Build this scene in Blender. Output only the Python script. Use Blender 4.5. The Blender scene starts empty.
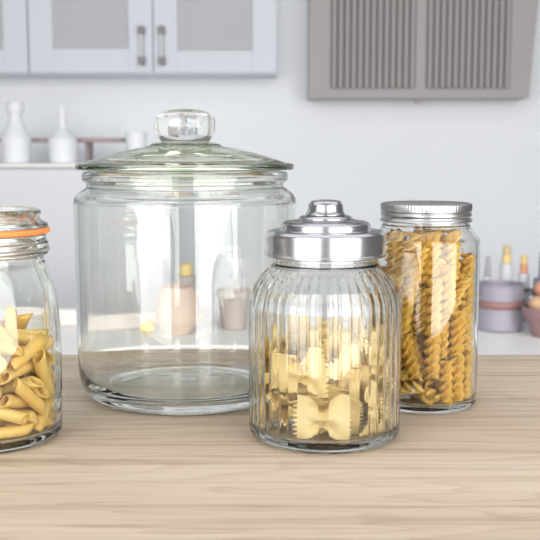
import bpy, bmesh, math, random
from mathutils import Vector, Matrix, Euler
R = random.Random(11)
C = bpy.context.scene.collection
SC = bpy.context.scene
PI = math.pi
TABLE = 0.75
CAM_Z, PITCH, F = 0.97, math.radians(6.84), 1000.0

FUSILLI = [
 (-0.01993, -0.02319, 0.01904, -1.244, 0.531, -2.114, 1.015),
 (-0.00249, -0.0197, 0.01322, 1.571, -1.885, 0.204, 1.008),
 (0.01311, -0.03417, 0.02559, -0.001, -0.001, 1.021, 0.904),
 (0.02298, -0.02787, 0.02687, 0.001, -0.001, -0.275, 0.965),
 (0.03112, -0.02083, 0.02259, -0.001, 0, 2.867, 0.761),
 (0.03424, -0.01004, 0.02831, -0, 0, -2.838, 1.034),
 (0.02404, 0.00721, 0.02628, -0, -0, 2.21, 0.937),
 (0.01435, 0.02538, 0.01862, 1.295, 0.388, -2.113, 1.006),
 (-0.00348, 0.03444, 0.01147, -1.571, -0.629, 1.671, 0.741),
 (-0.02143, 0.02877, 0.02482, -0.234, -0.167, -1.724, 0.828),
 (-0.01913, 0.01437, 0.02112, -0.548, 0.917, 1.876, 0.874),
 (-0.02769, 0.00719, 0.02744, -0.23, -0.441, -0.389, 0.96),
 (-0.02858, -0.01531, 0.02776, -1.225, -0.571, -2.84, 0.905),
 (0.03574, 0.00276, 0.0268, -0, -0, 2.584, 0.962),
 (0.00387, 0.01724, 0.0254, 0.024, 0.01, 2.083, 0.888),
 (-0.00832, 0.02226, 0.02805, -0.096, 0.012, -1.143, 0.995),
 (-0.00141, 0.00644, 0.02253, -0.679, 0.774, 1.92, 0.915),
 (-0.01016, -0.01674, 0.02253, 1.057, -0.932, 1.278, 0.82),
 (0.01196, -0.0225, 0.02636, 0, -0, 0.752, 0.941),
 (0.02157, -0.01617, 0.02531, 0, 0, -1.092, 0.891),
 (0.01404, 0.01247, 0.02456, -0, 0, -0.966, 0.855),
 (0.00782, -0.01079, 0.0277, -0.054, 0.017, 2.404, 0.988),
 (0.02116, -0.0043, 0.02701, -0, 0, -2.82, 0.972),
 (0.02712, 0.02439, 0.04205, -0, 0.002, 2.356, 0.931),
 (0.01484, 0.02706, 0.04508, -0.262, -0.111, 2.196, 0.938),
 (0.00711, 0.03598, 0.04607, 0.167, -0.043, 1.64, 0.869),
 (-0.00766, 0.03511, 0.03637, -0.214, -0.124, -1.85, 0.94),
 (-0.01277, 0.03251, 0.0621, -0.271, -0.23, -1.883, 1.013),
 (-0.02398, 0.0258, 0.06381, 0.071, -0.395, -2.553, 0.973),
 (-0.0355, 0.00319, 0.04834, -0.126, 0.333, 1.105, 0.937),
 (-0.03447, -0.00811, 0.05246, -0.259, -0.246, -0.532, 0.97),
 (-0.02918, -0.0197, 0.05567, -0.239, 0.172, 1.286, 0.974),
 (-0.01636, -0.03206, 0.0473, 0.138, 0.257, -3.078, 0.91),
 (0.00135, -0.03565, 0.05121, -0.007, -0.02, -2.812, 1.009),
 (0.01051, -0.02679, 0.06536, 0.005, 0.009, 0.159, 0.944),
 (0.02318, -0.0279, 0.0666, -0.081, 0.041, -0.473, 0.935),
 (0.03192, -0.01596, 0.07106, 0.016, 0.195, 1.159, 0.996),
 (0.03572, 0.00162, 0.06971, 0.136, -0.023, -2.919, 0.995),
 (0.0335, 0.01435, 0.03997, 0, -0, 1.335, 0.928),
 (-0.01813, -0.01284, 0.04582, -0.265, -0.151, 0.29, 0.934),
 (-0.01064, -0.02145, 0.04765, -0.002, 0.32, 2.804, 0.876),
 (0.00519, -0.01593, 0.06776, -0.039, 0.041, 2.914, 0.962),
 (0.01737, -0.00569, 0.06667, -0.147, -0.423, -0.081, 0.921),
 (0.02394, 0.00444, 0.0652, 0.097, 0.11, -0.973, 0.915),
 (0.01074, 0.01087, 0.06147, 0.099, 0.048, -2.307, 0.908),
 (0.00016, 0.02429, 0.06859, 0.054, -0.08, 2.85, 1.003),
 (-0.01586, 0.01717, 0.05447, 0.16, -0.151, 2.614, 0.953),
 (-0.02147, -0.00107, 0.04429, 0.211, 0.172, 2.84, 1.019),
 (0.00636, -0.0006, 0.06487, -0.303, -0.357, 0.594, 0.966),
 (-0.00066, 0.01177, 0.06279, -0.104, -0.042, 0.834, 0.898),
 (-0.0071, -4e-05, 0.03995, 0.21, -0.333, -1.64, 0.959),
 (-0.00746, -0.00788, 0.06496, 0.137, 0.189, -2.734, 0.904),
 (0.03484, -0.00912, 0.11182, 0.077, -0.041, 0.239, 0.964),
 (0.03632, 0.00605, 0.10761, -0.012, -0.136, -1.318, 0.843),
 (0.03269, 0.01645, 0.07953, -0.064, 0.028, -2.325, 0.889),
 (0.02541, 0.02544, 0.08158, 0.024, 0.059, -0.393, 0.962),
 (0.01673, 0.03276, 0.08153, -0.03, 0.057, -1.022, 0.864),
 (0.0059, 0.03615, 0.08337, 0.063, -0.02, 1.688, 0.899),
 (-0.00472, 0.03585, 0.10327, -0.067, -0.027, -1.781, 0.958),
 (-0.01626, 0.03174, 0.10527, -0.06, 0.043, -0.529, 1.018),
 (-0.03124, 0.01639, 0.09964, -0.364, -0.275, 2.033, 0.955),
 (-0.03357, 0.01132, 0.08448, 0.33, 0.326, -1.09, 0.917),
 (-0.03482, -0.0074, 0.09457, 0.035, -0.205, 1.635, 1.006),
 (-0.02898, -0.02203, 0.09519, 0.016, -0.17, 2.16, 0.897),
 (-0.02004, -0.02996, 0.08671, 0.041, -0.181, 2.33, 0.95),
 (0.00227, -0.03592, 0.09282, -0.001, -0.021, -3.103, 1.002),
 (0.01456, -0.03257, 0.10502, -0.009, 0.022, -0.473, 0.973),
 (0.02325, -0.01746, 0.0963, -0.193, 0.337, -0.968, 0.98),
 (0.02374, -0.00197, 0.10429, 0.081, 0.051, -0.508, 0.982),
 (0.01445, 0.02108, 0.10044, 0.02, 0.034, 0.132, 0.962),
 (-0.00935, 0.02007, 0.10267, 0.957, -0.534, -0.841, 0.862),
 (-0.01863, 0.01151, 0.09476, -0.574, 0.496, 3.085, 0.988),
 (-0.02289, -0.00774, 0.08582, 0.035, -0.076, 1.639, 0.96),
 (-0.01676, -0.01837, 0.08669, 0.073, 0.041, -0.183, 0.979),
 (-0.00668, -0.02551, 0.08593, 0.04, 0.078, -0.687, 0.951),
 (0.00599, -0.02337, 0.10827, 0, -0.048, 2.039, 0.99),
 (0.01316, -0.00811, 0.10311, -0.051, -0.717, 2.038, 0.987),
 (-0.00371, 0.00645, 0.10222, -0.306, 0.508, -2.317, 0.858),
 (-0.01643, 0.0029, 0.08491, 0.018, 0.445, -0.865, 0.936),
 (-0.00562, -0.01492, 0.10138, -0.127, 0.162, -1.955, 0.851),
 (0.00027, -0.00491, 0.10166, 0.271, -0.462, 1.567, 0.863),
 (0.02623, 0.02243, 0.12193, -0.05, -0.004, -2.496, 0.988),
 (0.01876, 0.03177, 0.11697, 0.064, 0.024, 0.678, 0.848),
 (0.00832, 0.03459, 0.12126, 0.016, 0.064, 0.05, 0.934),
 (-0.00162, 0.02857, 0.13357, 0.04, -0.057, 2.559, 0.86),
 (-0.02515, 0.02581, 0.12218, -0, 0.078, 0.785, 0.897),
 (-0.02833, -0.00052, 0.13185, 0.176, 0.181, -0.757, 0.914),
 (-0.02553, -0.01057, 0.12946, -0.167, -0.088, 3.111, 1.029),
 (-0.0168, -0.02247, 0.13027, -0.163, 0.183, -1.325, 0.986),
 (-0.01179, -0.03399, 0.12338, 0.238, 0.002, 1.23, 0.856),
 (0.0023, -0.02766, 0.13227, 0.02, -0.001, 1.764, 0.934),
 (0.01948, -0.01914, 0.13011, -0.021, -0.007, 2.042, 1.035),
 (0.0218, 0.01349, 0.07867, 0.124, -0.059, 0.895, 0.854),
 (-0.00219, 0.00931, 0.11785, 0.039, -0.577, 0.68, 0.889),
 (-0.0112, 0.01887, 0.11868, -1.188, 2.549, -0.969, 0.921),
 (-0.02545, -0.00439, 0.13099, 0.149, 0.064, -0.037, 0.876),
 (-0.01733, -0.01683, 0.12599, 0.027, 0.063, -0.707, 0.903),
 (-0.00486, -0.02352, 0.13005, -0.121, -0.044, -1.906, 1.011),
 (-0.01523, -0.00585, 0.12342, 0.008, -0.111, 2.435, 0.858),
 (-0.00385, -0.01197, 0.13363, 0.071, 0.028, 1.234, 0.856),
 (0.00889, -0.01129, 0.13282, 0.03, -0.099, -3.07, 0.889),
 (0.00202, -0.00256, 0.1328, 0.064, -0.015, 1.957, 0.897),
 (0.02301, 0.01073, 0.11881, -0.062, -0.167, 0.58, 1.036),
 (0.01215, 0.00924, 0.11347, -0.178, 0.051, 1.823, 0.842),
 (0.01436, 0.02132, 0.13282, 0.013, -0.037, 2.409, 0.903),
]
FARFALLE = [
 (-0.03671, -0.01431, 0.0249, 1.921, -0, -1.393, 0.96),
 (-0.00365, -0.04705, 0.02572, 1.571, -0, -0.066, 1.007),
 (0.04479, -0.01447, 0.02476, 1.501, -0, 1.252, 0.942),
 (0.03925, 0.02904, 0.03137, -2.512, -1.571, 0, 1.044),
 (0.01001, 0.04858, 0.02937, -1.765, -1.571, 0, 0.953),
 (-0.04808, 0.00453, 0.02428, 1.571, 0, -1.656, 0.923),
 (-0.03888, 0.02158, 0.02441, 1.571, 0, -1.863, 0.931),
 (-0.0269, -0.01731, 0.02475, 2.179, 0, -1.42, 1.033),
 (0.00481, -0.03858, 0.02518, 1.936, -0, -0.065, 0.979),
 (0.03329, -0.03085, 0.02906, 2.715, -1.571, 0, 0.939),
 (0.03684, 0.02494, 0.02629, 1.571, 0, 2.271, 1.04),
 (0.00257, 0.04435, 0.02483, 1.558, 0, 2.893, 0.953),
 (-0.01811, 0.02169, 0.0199, 2.546, -0, -1.751, 0.948),
 (0.00097, -0.00843, 0.03013, -2.345, 0.226, 2.017, 1.035),
 (0.03958, -0.01131, 0.02538, 1.571, 0, 1.054, 0.987),
 (0.02385, 0.02314, 0.0292, 0, -1.612, -2.334, 0.941),
 (-0.00455, 0.04096, 0.02441, 1.558, -0, 2.828, 0.929),
 (-0.01452, 0.01633, 0.02461, 2.542, -0.138, -1.953, 1.074),
 (0.01852, 5e-05, 0.01298, 3.142, -0.071, -0.534, 1.005),
 (0.02736, 0.02754, 0.04347, -1.509, -2.122, -0.858, 0.93),
 (-0.00707, 0.0416, 0.0598, 1.203, 0.27, -3.102, 0.965),
 (-0.04092, 0.01051, 0.05672, 1.571, -0.001, -1.571, 1.024),
 (-0.01935, -0.04005, 0.05783, 1.718, -0.12, -0.509, 1.024),
 (0.018, -0.03573, 0.05714, 1.461, 0.855, 0.625, 0.976),
 (0.0412, -0.0054, 0.05782, 1.005, -0.592, 1.597, 0.947),
 (0.02456, -0.02191, 0.04632, 1.678, 0.799, 0.921, 0.947),
 (0.03166, -0.00508, 0.04016, 1.441, -1.042, 0.801, 0.946),
 (0.01298, 0.01929, 0.06394, 1.109, 0.254, 2.628, 1.078),
 (-0.00435, 0.03469, 0.0595, 0.008, -1.18, -1.648, 0.986),
 (-0.03441, 0.02075, 0.03385, 1.464, -1.071, -1.691, 0.92),
 (-0.00412, -0.03446, 0.03062, 2.176, -0.385, -0.394, 0.968),
 (-0.01835, 0.0315, 0.05178, 0.323, -1.094, -2.247, 0.987),
 (-0.01467, 0.01625, 0.05039, 0.093, 2.168, -2.31, 1.075),
 (0.0029, -0.02394, 0.02833, -0, -2.1, 1.064, 0.972),
 (0.02252, -0.00419, 0.04136, 1.701, 1.09, 0.797, 0.999),
 (0.01528, 0.01304, 0.05849, -2.288, -2.19, 0.158, 1.015),
 (0.00429, 0.01748, 0.03757, 1.05, 0.067, 2.339, 0.996),
 (-0.00177, 0.01269, 0.02914, 0.332, -2.517, 0.128, 1.052),
 (0.03834, -0.01683, 0.06942, -1.099, -0.651, -2.187, 1.035),
 (0.03623, 0.03183, 0.06816, 1.571, 0, 2.299, 0.923),
 (-0.00894, 0.04407, 0.07078, 1.452, -0.226, -2.847, 1.039),
 (-0.04638, 0.0013, 0.0573, 1.571, 0, -1.61, 1.062),
 (0.01597, -0.02374, 0.06027, 1.629, -0.877, 0.733, 1.008),
 (0.03101, 0.03172, 0.05881, 1.542, 0, 2.352, 0.931),
 (-0.03574, -0.00172, 0.06251, 1.75, 0.483, -1.409, 1.034),
 (-0.0223, -0.02798, 0.0457, 1.043, -2.38, -0.074, 1.02),
 (0.00613, -0.02436, 0.06266, 1.594, 0.586, 0.712, 1.011),
 (-0.02693, -0.00525, 0.05197, -0.883, -1.934, 0.974, 1.076),
 (-0.00481, -0.0148, 0.06587, 0.052, -1.344, -0.861, 1.034),
 (0.00905, -0.00916, 0.05185, 1.674, 0.794, 0.738, 0.982),
 (-0.00991, -0.00969, 0.06032, 1.433, 0.432, -2.371, 0.929),
 (0.0046, 0.00795, 0.06657, 0.87, 0.937, 2.012, 0.999),
]
PENNE = [
 (-0.0001, 0.00589, 0.01284, -1.571, 2.88, 0.05, 1.043),
 (-0.01224, -0.02968, 0.01261, -1.571, 1.309, 0.576, 0.995),
 (0.03425, -0.00972, 0.01263, -1.571, 2.356, -0.708, 1),
 (-0.019, 0.03578, 0.01279, 1.571, 0.786, 2.033, 1.033),
 (0.00954, 0.02634, 0.0128, 1.571, -1.309, 0.182, 1.036),
 (0.02583, 0.00715, 0.01262, -1.571, -0.262, -1.098, 0.998),
 (-0.02932, -0.02922, 0.01269, 1.571, 1.309, 0.773, 1.012),
 (-0.0332, 0.00335, 0.01274, -1.571, 1.833, 0.158, 1.022),
 (0.02116, -0.03421, 0.01283, 1.571, 0.785, -1.036, 1.041),
 (-0.02559, 0.01466, 0.01896, 1.88, 0.294, 0.4, 1.017),
 (-0.01189, 0.02495, 0.01898, 0.953, 2.105, -0.66, 0.964),
 (0.00844, 0.03078, 0.02236, -1.568, -0.263, -2.465, 0.939),
 (-0.01668, -0.02615, 0.02231, -1.584, 0.248, -2.157, 0.997),
 (-0.00647, -0.02275, 0.01256, 1.571, -0.785, 0.588, 0.984),
 (0.04265, -0.00564, 0.02225, 0.779, 0.612, 2.475, 0.939),
 (-0.02774, -0.00568, 0.02242, 1.573, 0.792, 1.287, 0.979),
 (0.00494, 0.03073, 0.03178, 1.533, -1.16, 0.689, 1.045),
 (0.02615, 0.01062, 0.02259, -1.595, -0.751, -1.572, 1.033),
 (-0.01842, -0.03795, 0.02231, 1.607, 1.829, 1.161, 0.957),
 (0.00977, -0.02843, 0.01999, 1.109, -0.73, 0.066, 0.995),
 (0.01993, 0.00026, 0.02207, -1.463, -1.322, 1.498, 0.965),
 (-0.03098, -0.00453, 0.03222, 1.576, 1.84, 0.933, 1.009),
 (-0.00162, 0.00771, 0.0285, -1.262, -0.069, -1.873, 1.01),
 (0.0106, 0.04395, 0.03048, -0.041, -0.495, -0.148, 0.975),
 (-0.03796, -0.0175, 0.04978, -1.682, -0.144, -2.673, 0.948),
 (-0.03318, -0.02788, 0.03202, 0.859, -0.527, 1.104, 0.937),
 (0.02395, -0.01496, 0.02211, -1.594, 0.791, -2.008, 0.951),
 (-0.02851, -0.01815, 0.03251, 1.589, 0.793, 0.941, 1.028),
 (-0.01983, 0.00199, 0.02693, -1.296, 0.358, -1.721, 1.026),
 (0.02114, -0.01119, 0.0319, -1.585, -2.296, -0.168, 0.993),
 (-0.00844, -0.02141, 0.03316, -2.607, -0.409, -1.082, 1),
 (-0.00135, -0.00983, 0.02443, -0.271, -1.095, 2.66, 0.958),
 (0.04466, -0.00906, 0.05081, 0.228, -0.45, 0.888, 0.974),
 (-0.03504, -0.01089, 0.04262, 1.608, 1.32, 0.623, 1.001),
 (0.00498, 0.02529, 0.04135, 1.575, 0.942, 0.612, 1.022),
 (0.03989, 0.02007, 0.02865, 0.564, -0.319, 0.916, 0.982),
 (-0.00476, -0.03557, 0.03181, -1.5, 1.834, -1.248, 0.959),
 (-0.01466, -0.01105, 0.04461, 0.184, 2.571, 0.24, 0.953),
 (0.0283, -0.02034, 0.03333, 1.177, 0.86, -0.591, 1.012),
 (-0.01684, 0.01432, 0.03631, -1.634, 0.52, 2.414, 0.946),
 (-0.01273, 0.00458, 0.03921, 1.367, 0.396, -0.871, 1.038),
 (0.02578, 0.02669, 0.02954, 0.505, -0.294, 0.314, 0.996),
 (-0.02277, 0.02427, 0.04056, -0.809, 2.281, -0.185, 1.047),
 (-0.00075, -0.02602, 0.04118, -1.497, -2.884, -0.086, 1.044),
 (0.02633, -0.00933, 0.04119, -1.244, 1.847, -1.531, 1.001),
 (-0.03539, 0.00964, 0.03646, 0.685, -0.151, 0.479, 1.017),
 (-0.0092, 0.02091, 0.02609, 1.283, -0.449, -1.436, 0.927),
 (0.02262, 0.03026, 0.03925, -0.335, 2.68, 0.847, 1.001),
 (-0.00244, -0.04103, 0.05236, -1.584, -0.856, -1.604, 1.016),
 (0.02001, -0.03733, 0.02877, 1.195, 0.137, -1.149, 0.936),
 (0.03732, -0.02432, 0.03778, 0.622, -0.561, 0.053, 0.927),
 (-0.00499, 0.045, 0.06105, 0.452, -0.067, 1.819, 1.006),
 (-0.00166, 0.0146, 0.04646, 1.644, 0.487, 0.435, 0.97),
 (0.03483, 0.01044, 0.04178, -2.002, 0.185, -0.072, 0.987),
 (-0.03001, 0.02793, 0.03461, 1.204, -0.327, -0.647, 1.036),
 (0.00637, -0.02338, 0.04848, -1.181, 0.105, 0.862, 0.976),
 (0.02395, -0.0183, 0.04428, -0.97, -1.977, 0.879, 0.953),
 (-0.01322, 0.03472, 0.06326, -0.244, -0.489, -1.876, 1.04),
 (0.00146, 0.02918, 0.05239, -1.37, 2.991, 0.087, 0.958),
 (0.02062, 0.00382, 0.05785, -0.948, -0.474, 2.207, 0.93),
 (-0.02551, 0.03435, 0.04226, 0.846, 1.063, -1.598, 0.941),
 (0.0293, -0.02278, 0.05735, 1.43, 2.287, -0.493, 0.921),
 (0.03708, -0.02114, 0.07117, 2.007, -0.173, -0.607, 0.932),
 (-0.03868, 0.02421, 0.06345, 0.423, -0.011, 2.617, 0.927),
 (0.00115, -0.03306, 0.05556, -0.499, -0.829, -2.918, 0.943),
 (0.01221, 0.02466, 0.0496, -2.157, -0.682, 0.376, 0.99),
 (-0.03041, -0.0181, 0.05518, 1.322, 0.052, -2.55, 0.969),
 (0.01203, -0.04312, 0.07738, -0.529, -0.491, 1.164, 0.949),
 (-0.00246, -0.02901, 0.06331, -0.818, -2.842, 0.517, 0.952),
 (-0.01398, 0.01875, 0.05291, -0.9, -0.781, -1.198, 0.926),
 (0.0115, -0.00115, 0.05329, -2.203, -0.158, -0.964, 1.036),
 (0.01161, 0.03378, 0.05669, 2.182, -0.348, 1.341, 1.044),
 (-0.02774, 0.01568, 0.05609, -1.326, 1.306, 0.562, 0.954),
 (-0.01187, -0.006, 0.057, -1.184, 0.345, 3.059, 0.927),
 (0.03215, 0.01541, 0.0634, 1.724, 0.824, 0.917, 0.963),
 (-0.02023, 0.02115, 0.06161, 1.73, 0.339, 0.429, 0.942),
 (0.0114, 0.03177, 0.07362, -0.068, 2.695, -1.544, 0.976),
 (0.0413, 0.01591, 0.05422, -0.497, -0.808, -0.561, 0.933),
 (-0.03187, 0.00302, 0.06427, 0.054, 0.595, -0.34, 0.971),
 (-0.00404, -0.01779, 0.06651, 1.135, -0.113, -1.877, 0.951),
 (0.0206, -0.01798, 0.06006, -0.757, 1.076, 0.385, 1.028),
 (-0.03852, -0.00245, 0.07178, -0.707, 0.283, -2.124, 0.946),
 (0.01279, 0.04281, 0.07223, 0.004, -2.601, -0.307, 0.987),
 (0.02305, -0.00624, 0.05386, 1.29, 0.89, 2.097, 0.97),
 (-0.03593, -0.0232, 0.06129, -0.157, 1.855, -1.161, 0.99),
 (-0.00786, -0.03503, 0.06195, -1.592, 0.899, 0.95, 0.93),
 (-0.01271, -0.0331, 0.0807, 1.016, -1.809, -0.983, 1.013),
 (-0.0261, 0.01153, 0.06761, 1.803, 0.438, -1.672, 1.029),
 (0.01433, 0.01442, 0.06504, -1.589, -0.301, 1.079, 0.971),
 (0.02949, 0.031, 0.05678, 0.908, 0.006, -2.344, 1),
 (-0.02603, -0.03283, 0.06717, -1.877, 0.08, -2.26, 0.96),
 (0.02676, 0.01249, 0.07392, -1.409, 0.236, 1.849, 0.949),
 (0.02046, 0.02073, 0.07468, -1.501, 1.159, 1.872, 1.038),
 (-0.01923, 0.04231, 0.06438, 0.049, -2.975, 0.135, 0.935),
 (-0.00508, 0.00144, 0.06513, 1.4, 1.283, 1.638, 0.928),
 (0.01192, -0.00202, 0.07965, -1.164, -0.322, 0.619, 1.04),
 (-0.01168, -0.03237, 0.07105, -1.618, -0.671, 0.784, 0.94),
 (0.01355, -0.02745, 0.07519, -1.44, 1.307, -1.728, 1.013),
 (0.03586, -0.00787, 0.06935, -0.867, -1.327, -1.278, 0.969),
 (-0.02418, 0.02083, 0.07202, 1.851, -0.387, 1.617, 0.969),
 (-0.00288, 0.01324, 0.07632, 1.467, 2.909, 0.211, 1.019),
 (-0.00088, -0.01376, 0.07529, 1.096, -0.105, -1.771, 1.039),
]

# ------------------------------------------------------------------ helpers
def at(px, py, D):
    """photo pixel -> point on the vertical plane y = D"""
    c, s = math.cos(PITCH), math.sin(PITCH)
    u = (270 - py) / F
    t = D / (c + u * s)
    return Vector(((px - 270) / F * t, D, CAM_Z + t * (-s + u * c)))

def mpp(D):
    return D / math.cos(PITCH) / F

def mesh_obj(name, bm, mat, parent=None, smooth=True):
    me = bpy.data.meshes.new(name)
    bmesh.ops.recalc_face_normals(bm, faces=bm.faces)
    bm.to_mesh(me); bm.free()
    if smooth:
        me.polygons.foreach_set('use_smooth', [True] * len(me.polygons))
    if mat: me.materials.append(mat)
    o = bpy.data.objects.new(name, me); C.objects.link(o)
    if parent: o.parent = parent
    return o

def empty(name, loc, label, cat, group=None, rz=0):
    o = bpy.data.objects.new(name, None); C.objects.link(o)
    o.location = loc; o.rotation_euler = (0, 0, rz)
    o.empty_display_size = 0.02
    return tag(o, label, cat, group)

def tag(o, label, cat, group=None):
    o['label'] = label; o['category'] = cat
    if group: o['group'] = group
    return o

def struct(o):
    o['kind'] = 'structure'
    return o

def fillet(pts):
    """[(r, z, radius)] polyline -> polyline with rounded corners"""
    out = []
    n = len(pts)
    for i, p in enumerate(pts):
        rad = p[2] if len(p) > 2 else 0
        if rad <= 0 or i == 0 or i == n - 1:
            out.append((p[0], p[1])); continue
        P = Vector(p[:2]); A = Vector(pts[i-1][:2]); B = Vector(pts[i+1][:2])
        a = (A - P); b = (B - P)
        la, lb = a.length, b.length
        a.normalize(); b.normalize()
        ang = a.angle(b)
        d = min(rad / math.tan(ang / 2), la * .49, lb * .49)
        steps = 7
        s, e = P + a * d, P + b * d
        for k in range(steps + 1):
            t = k / steps
            q = s * (1-t)**2 + P * 2 * t * (1-t) + e * t * t
            out.append((q.x, q.y))
    return out

def spline(pts, sub=6):
    """Catmull-Rom through (r, z) points"""
    out = []
    n = len(pts)
    for i in range(n - 1):
        p0 = pts[max(i-1, 0)]; p1 = pts[i]; p2 = pts[i+1]; p3 = pts[min(i+2, n-1)]
        for k in range(sub):
            t = k / sub
            q = [0.5 * ((2*p1[j]) + (-p0[j]+p2[j])*t + (2*p0[j]-5*p1[j]+4*p2[j]-p3[j])*t*t
                        + (-p0[j]+3*p1[j]-3*p2[j]+p3[j])*t**3) for j in (0, 1)]
            out.append((max(q[0], 0), q[1]))
    out.append(tuple(pts[-1][:2]))
    return out

def lathe(prof, segs=96, fn=None, closed=False):
    """revolve a profile; fn(i, r, z, ang) -> r changes the radius (ribs)"""
    bm = bmesh.new()
    rings = []
    for i, (r, z) in enumerate(prof):
        if r < 1e-6:
            rings.append([bm.verts.new((0, 0, z))])
        else:
            ring = []
            for k in range(segs):
                a = 2 * PI * k / segs
                rr = fn(i, r, z, a) if fn else r
                ring.append(bm.verts.new((rr * math.cos(a), rr * math.sin(a), z)))
            rings.append(ring)
    if closed: rings.append(rings[0])
    for A, B in zip(rings[:-1], rings[1:]):
        if len(A) == 1 and len(B) == 1: continue
        for k in range(segs):
            k2 = (k + 1) % segs
            if len(A) == 1: bm.faces.new((A[0], B[k], B[k2]))
            elif len(B) == 1: bm.faces.new((A[k], A[k2], B[0]))
            else: bm.faces.new((A[k], A[k2], B[k2], B[k]))
    return bm

def box(bm, x0, x1, y0, y1, z0, z1, bev=0.0):
    b2 = bmesh.new()
    bmesh.ops.create_cube(b2, size=1)
    for v in b2.verts:
        v.co = Vector(((x0+x1)/2 + v.co.x*(x1-x0), (y0+y1)/2 + v.co.y*(y1-y0), (z0+z1)/2 + v.co.z*(z1-z0)))
    if bev > 0:
        bmesh.ops.bevel(b2, geom=list(b2.edges), offset=bev, segments=2, affect='EDGES', profile=.5)
    tmp = bpy.data.meshes.new('tmp'); b2.to_mesh(tmp); b2.free()
    bm.from_mesh(tmp); bpy.data.meshes.remove(tmp)
    return bm

def tube(bm, pts, r, segs=10):
    rings = []
    for i, p in enumerate(pts):
        p = Vector(p)
        d = (Vector(pts[min(i+1, len(pts)-1)]) - Vector(pts[max(i-1, 0)])).normalized()
        up = Vector((0, 0, 1)) if abs(d.z) < .9 else Vector((1, 0, 0))
        u = d.cross(up).normalized(); w = d.cross(u)
        rings.append([bm.verts.new(p + r*(u*math.cos(2*PI*k/segs) + w*math.sin(2*PI*k/segs))) for k in range(segs)])
    for A, B in zip(rings[:-1], rings[1:]):
        for k in range(segs):
            bm.faces.new((A[k], A[(k+1) % segs], B[(k+1) % segs], B[k]))
    bm.faces.new(rings[0]); bm.faces.new(rings[-1])
    return bm

# ------------------------------------------------------------------ materials
def nodes(name):
    m = bpy.data.materials.new(name); m.use_nodes = True
    nt = m.node_tree
    return m, nt, nt.nodes, nt.links, nt.nodes['Principled BSDF']

def pbr(name, col, rough=.5, metal=0.0, var=0.0, scale=6.0, spec=.5, bump=0.0):
    m, nt, N, L, b = nodes(name)
    b.inputs['Roughness'].default_value = rough
    b.inputs['Metallic'].default_value = metal
    b.inputs['Specular IOR Level'].default_value = spec
    tc = N.new('ShaderNodeTexCoord')
    no = N.new('ShaderNodeTexNoise'); no.inputs['Scale'].default_value = scale; no.inputs['Detail'].default_value = 4
    L.new(tc.outputs['Object'], no.inputs['Vector'])
    mx = N.new('ShaderNodeMix'); mx.data_type = 'RGBA'
    mx.inputs[6].default_value = (*[c*(1-var) for c in col], 1)
    mx.inputs[7].default_value = (*[min(1, c*(1+var)) for c in col], 1)
    L.new(no.outputs['Fac'], mx.inputs[0]); L.new(mx.outputs[2], b.inputs['Base Color'])
    if bump:
        bp = N.new('ShaderNodeBump'); bp.inputs['Strength'].default_value = bump; bp.inputs['Distance'].default_value = .002
        L.new(no.outputs['Fac'], bp.inputs['Height']); L.new(bp.outputs['Normal'], b.inputs['Normal'])
    return m

def glass(name, col, ior=1.5, rough=0.0, wob=0.0, wscale=30):
    m, nt, N, L, b = nodes(name)
    N.remove(b)
    g = N.new('ShaderNodeBsdfGlass'); g.inputs['Color'].default_value = (*col, 1)
    g.inputs['IOR'].default_value = ior; g.inputs['Roughness'].default_value = rough
    L.new(g.outputs[0], N['Material Output'].inputs['Surface'])
    if wob:
        tc = N.new('ShaderNodeTexCoord'); mp = N.new('ShaderNodeMapping'); mp.inputs['Scale'].default_value = (1, 1, .35)
        no = N.new('ShaderNodeTexNoise'); no.inputs['Scale'].default_value = wscale; no.inputs['Detail'].default_value = 1
        bp = N.new('ShaderNodeBump'); bp.inputs['Strength'].default_value = wob; bp.inputs['Distance'].default_value = .002
        L.new(tc.outputs['Object'], mp.inputs[0]); L.new(mp.outputs[0], no.inputs['Vector'])
        L.new(no.outputs['Fac'], bp.inputs['Height']); L.new(bp.outputs['Normal'], g.inputs['Normal'])
    return m

def pasta(name, c0, c1, rough=.5, sss=.0):
    m, nt, N, L, b = nodes(name)
    oi = N.new('ShaderNodeObjectInfo')
    tc = N.new('ShaderNodeTexCoord')
    no = N.new('ShaderNodeTexNoise'); no.inputs['Scale'].default_value = 260; no.inputs['Detail'].default_value = 3
    L.new(tc.outputs['Object'], no.inputs['Vector'])
    ad = N.new('ShaderNodeMath'); ad.operation = 'MULTIPLY_ADD'; ad.inputs[1].default_value = .45
    L.new(no.outputs['Fac'], ad.inputs[0])
    ml = N.new('ShaderNodeMath'); ml.operation = 'MULTIPLY'; ml.inputs[1].default_value = .55
    L.new(oi.outputs['Random'], ml.inputs[0]); L.new(ml.outputs[0], ad.inputs[2])
    mx = N.new('ShaderNodeMix'); mx.data_type = 'RGBA'
    mx.inputs[6].default_value = (*c0, 1); mx.inputs[7].default_value = (*c1, 1)
    L.new(ad.outputs[0], mx.inputs[0]); L.new(mx.outputs[2], b.inputs['Base Color'])
    b.inputs['Roughness'].default_value = rough
    # thin dried dough lets a little light through
    tr = N.new('ShaderNodeBsdfTranslucent'); L.new(mx.outputs[2], tr.inputs['Color'])
    ms = N.new('ShaderNodeMixShader'); ms.inputs[0].default_value = sss
    L.new(b.outputs[0], ms.inputs[1]); L.new(tr.outputs[0], ms.inputs[2])
    L.new(ms.outputs[0], N['Material Output'].inputs['Surface'])
    return m

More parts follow.
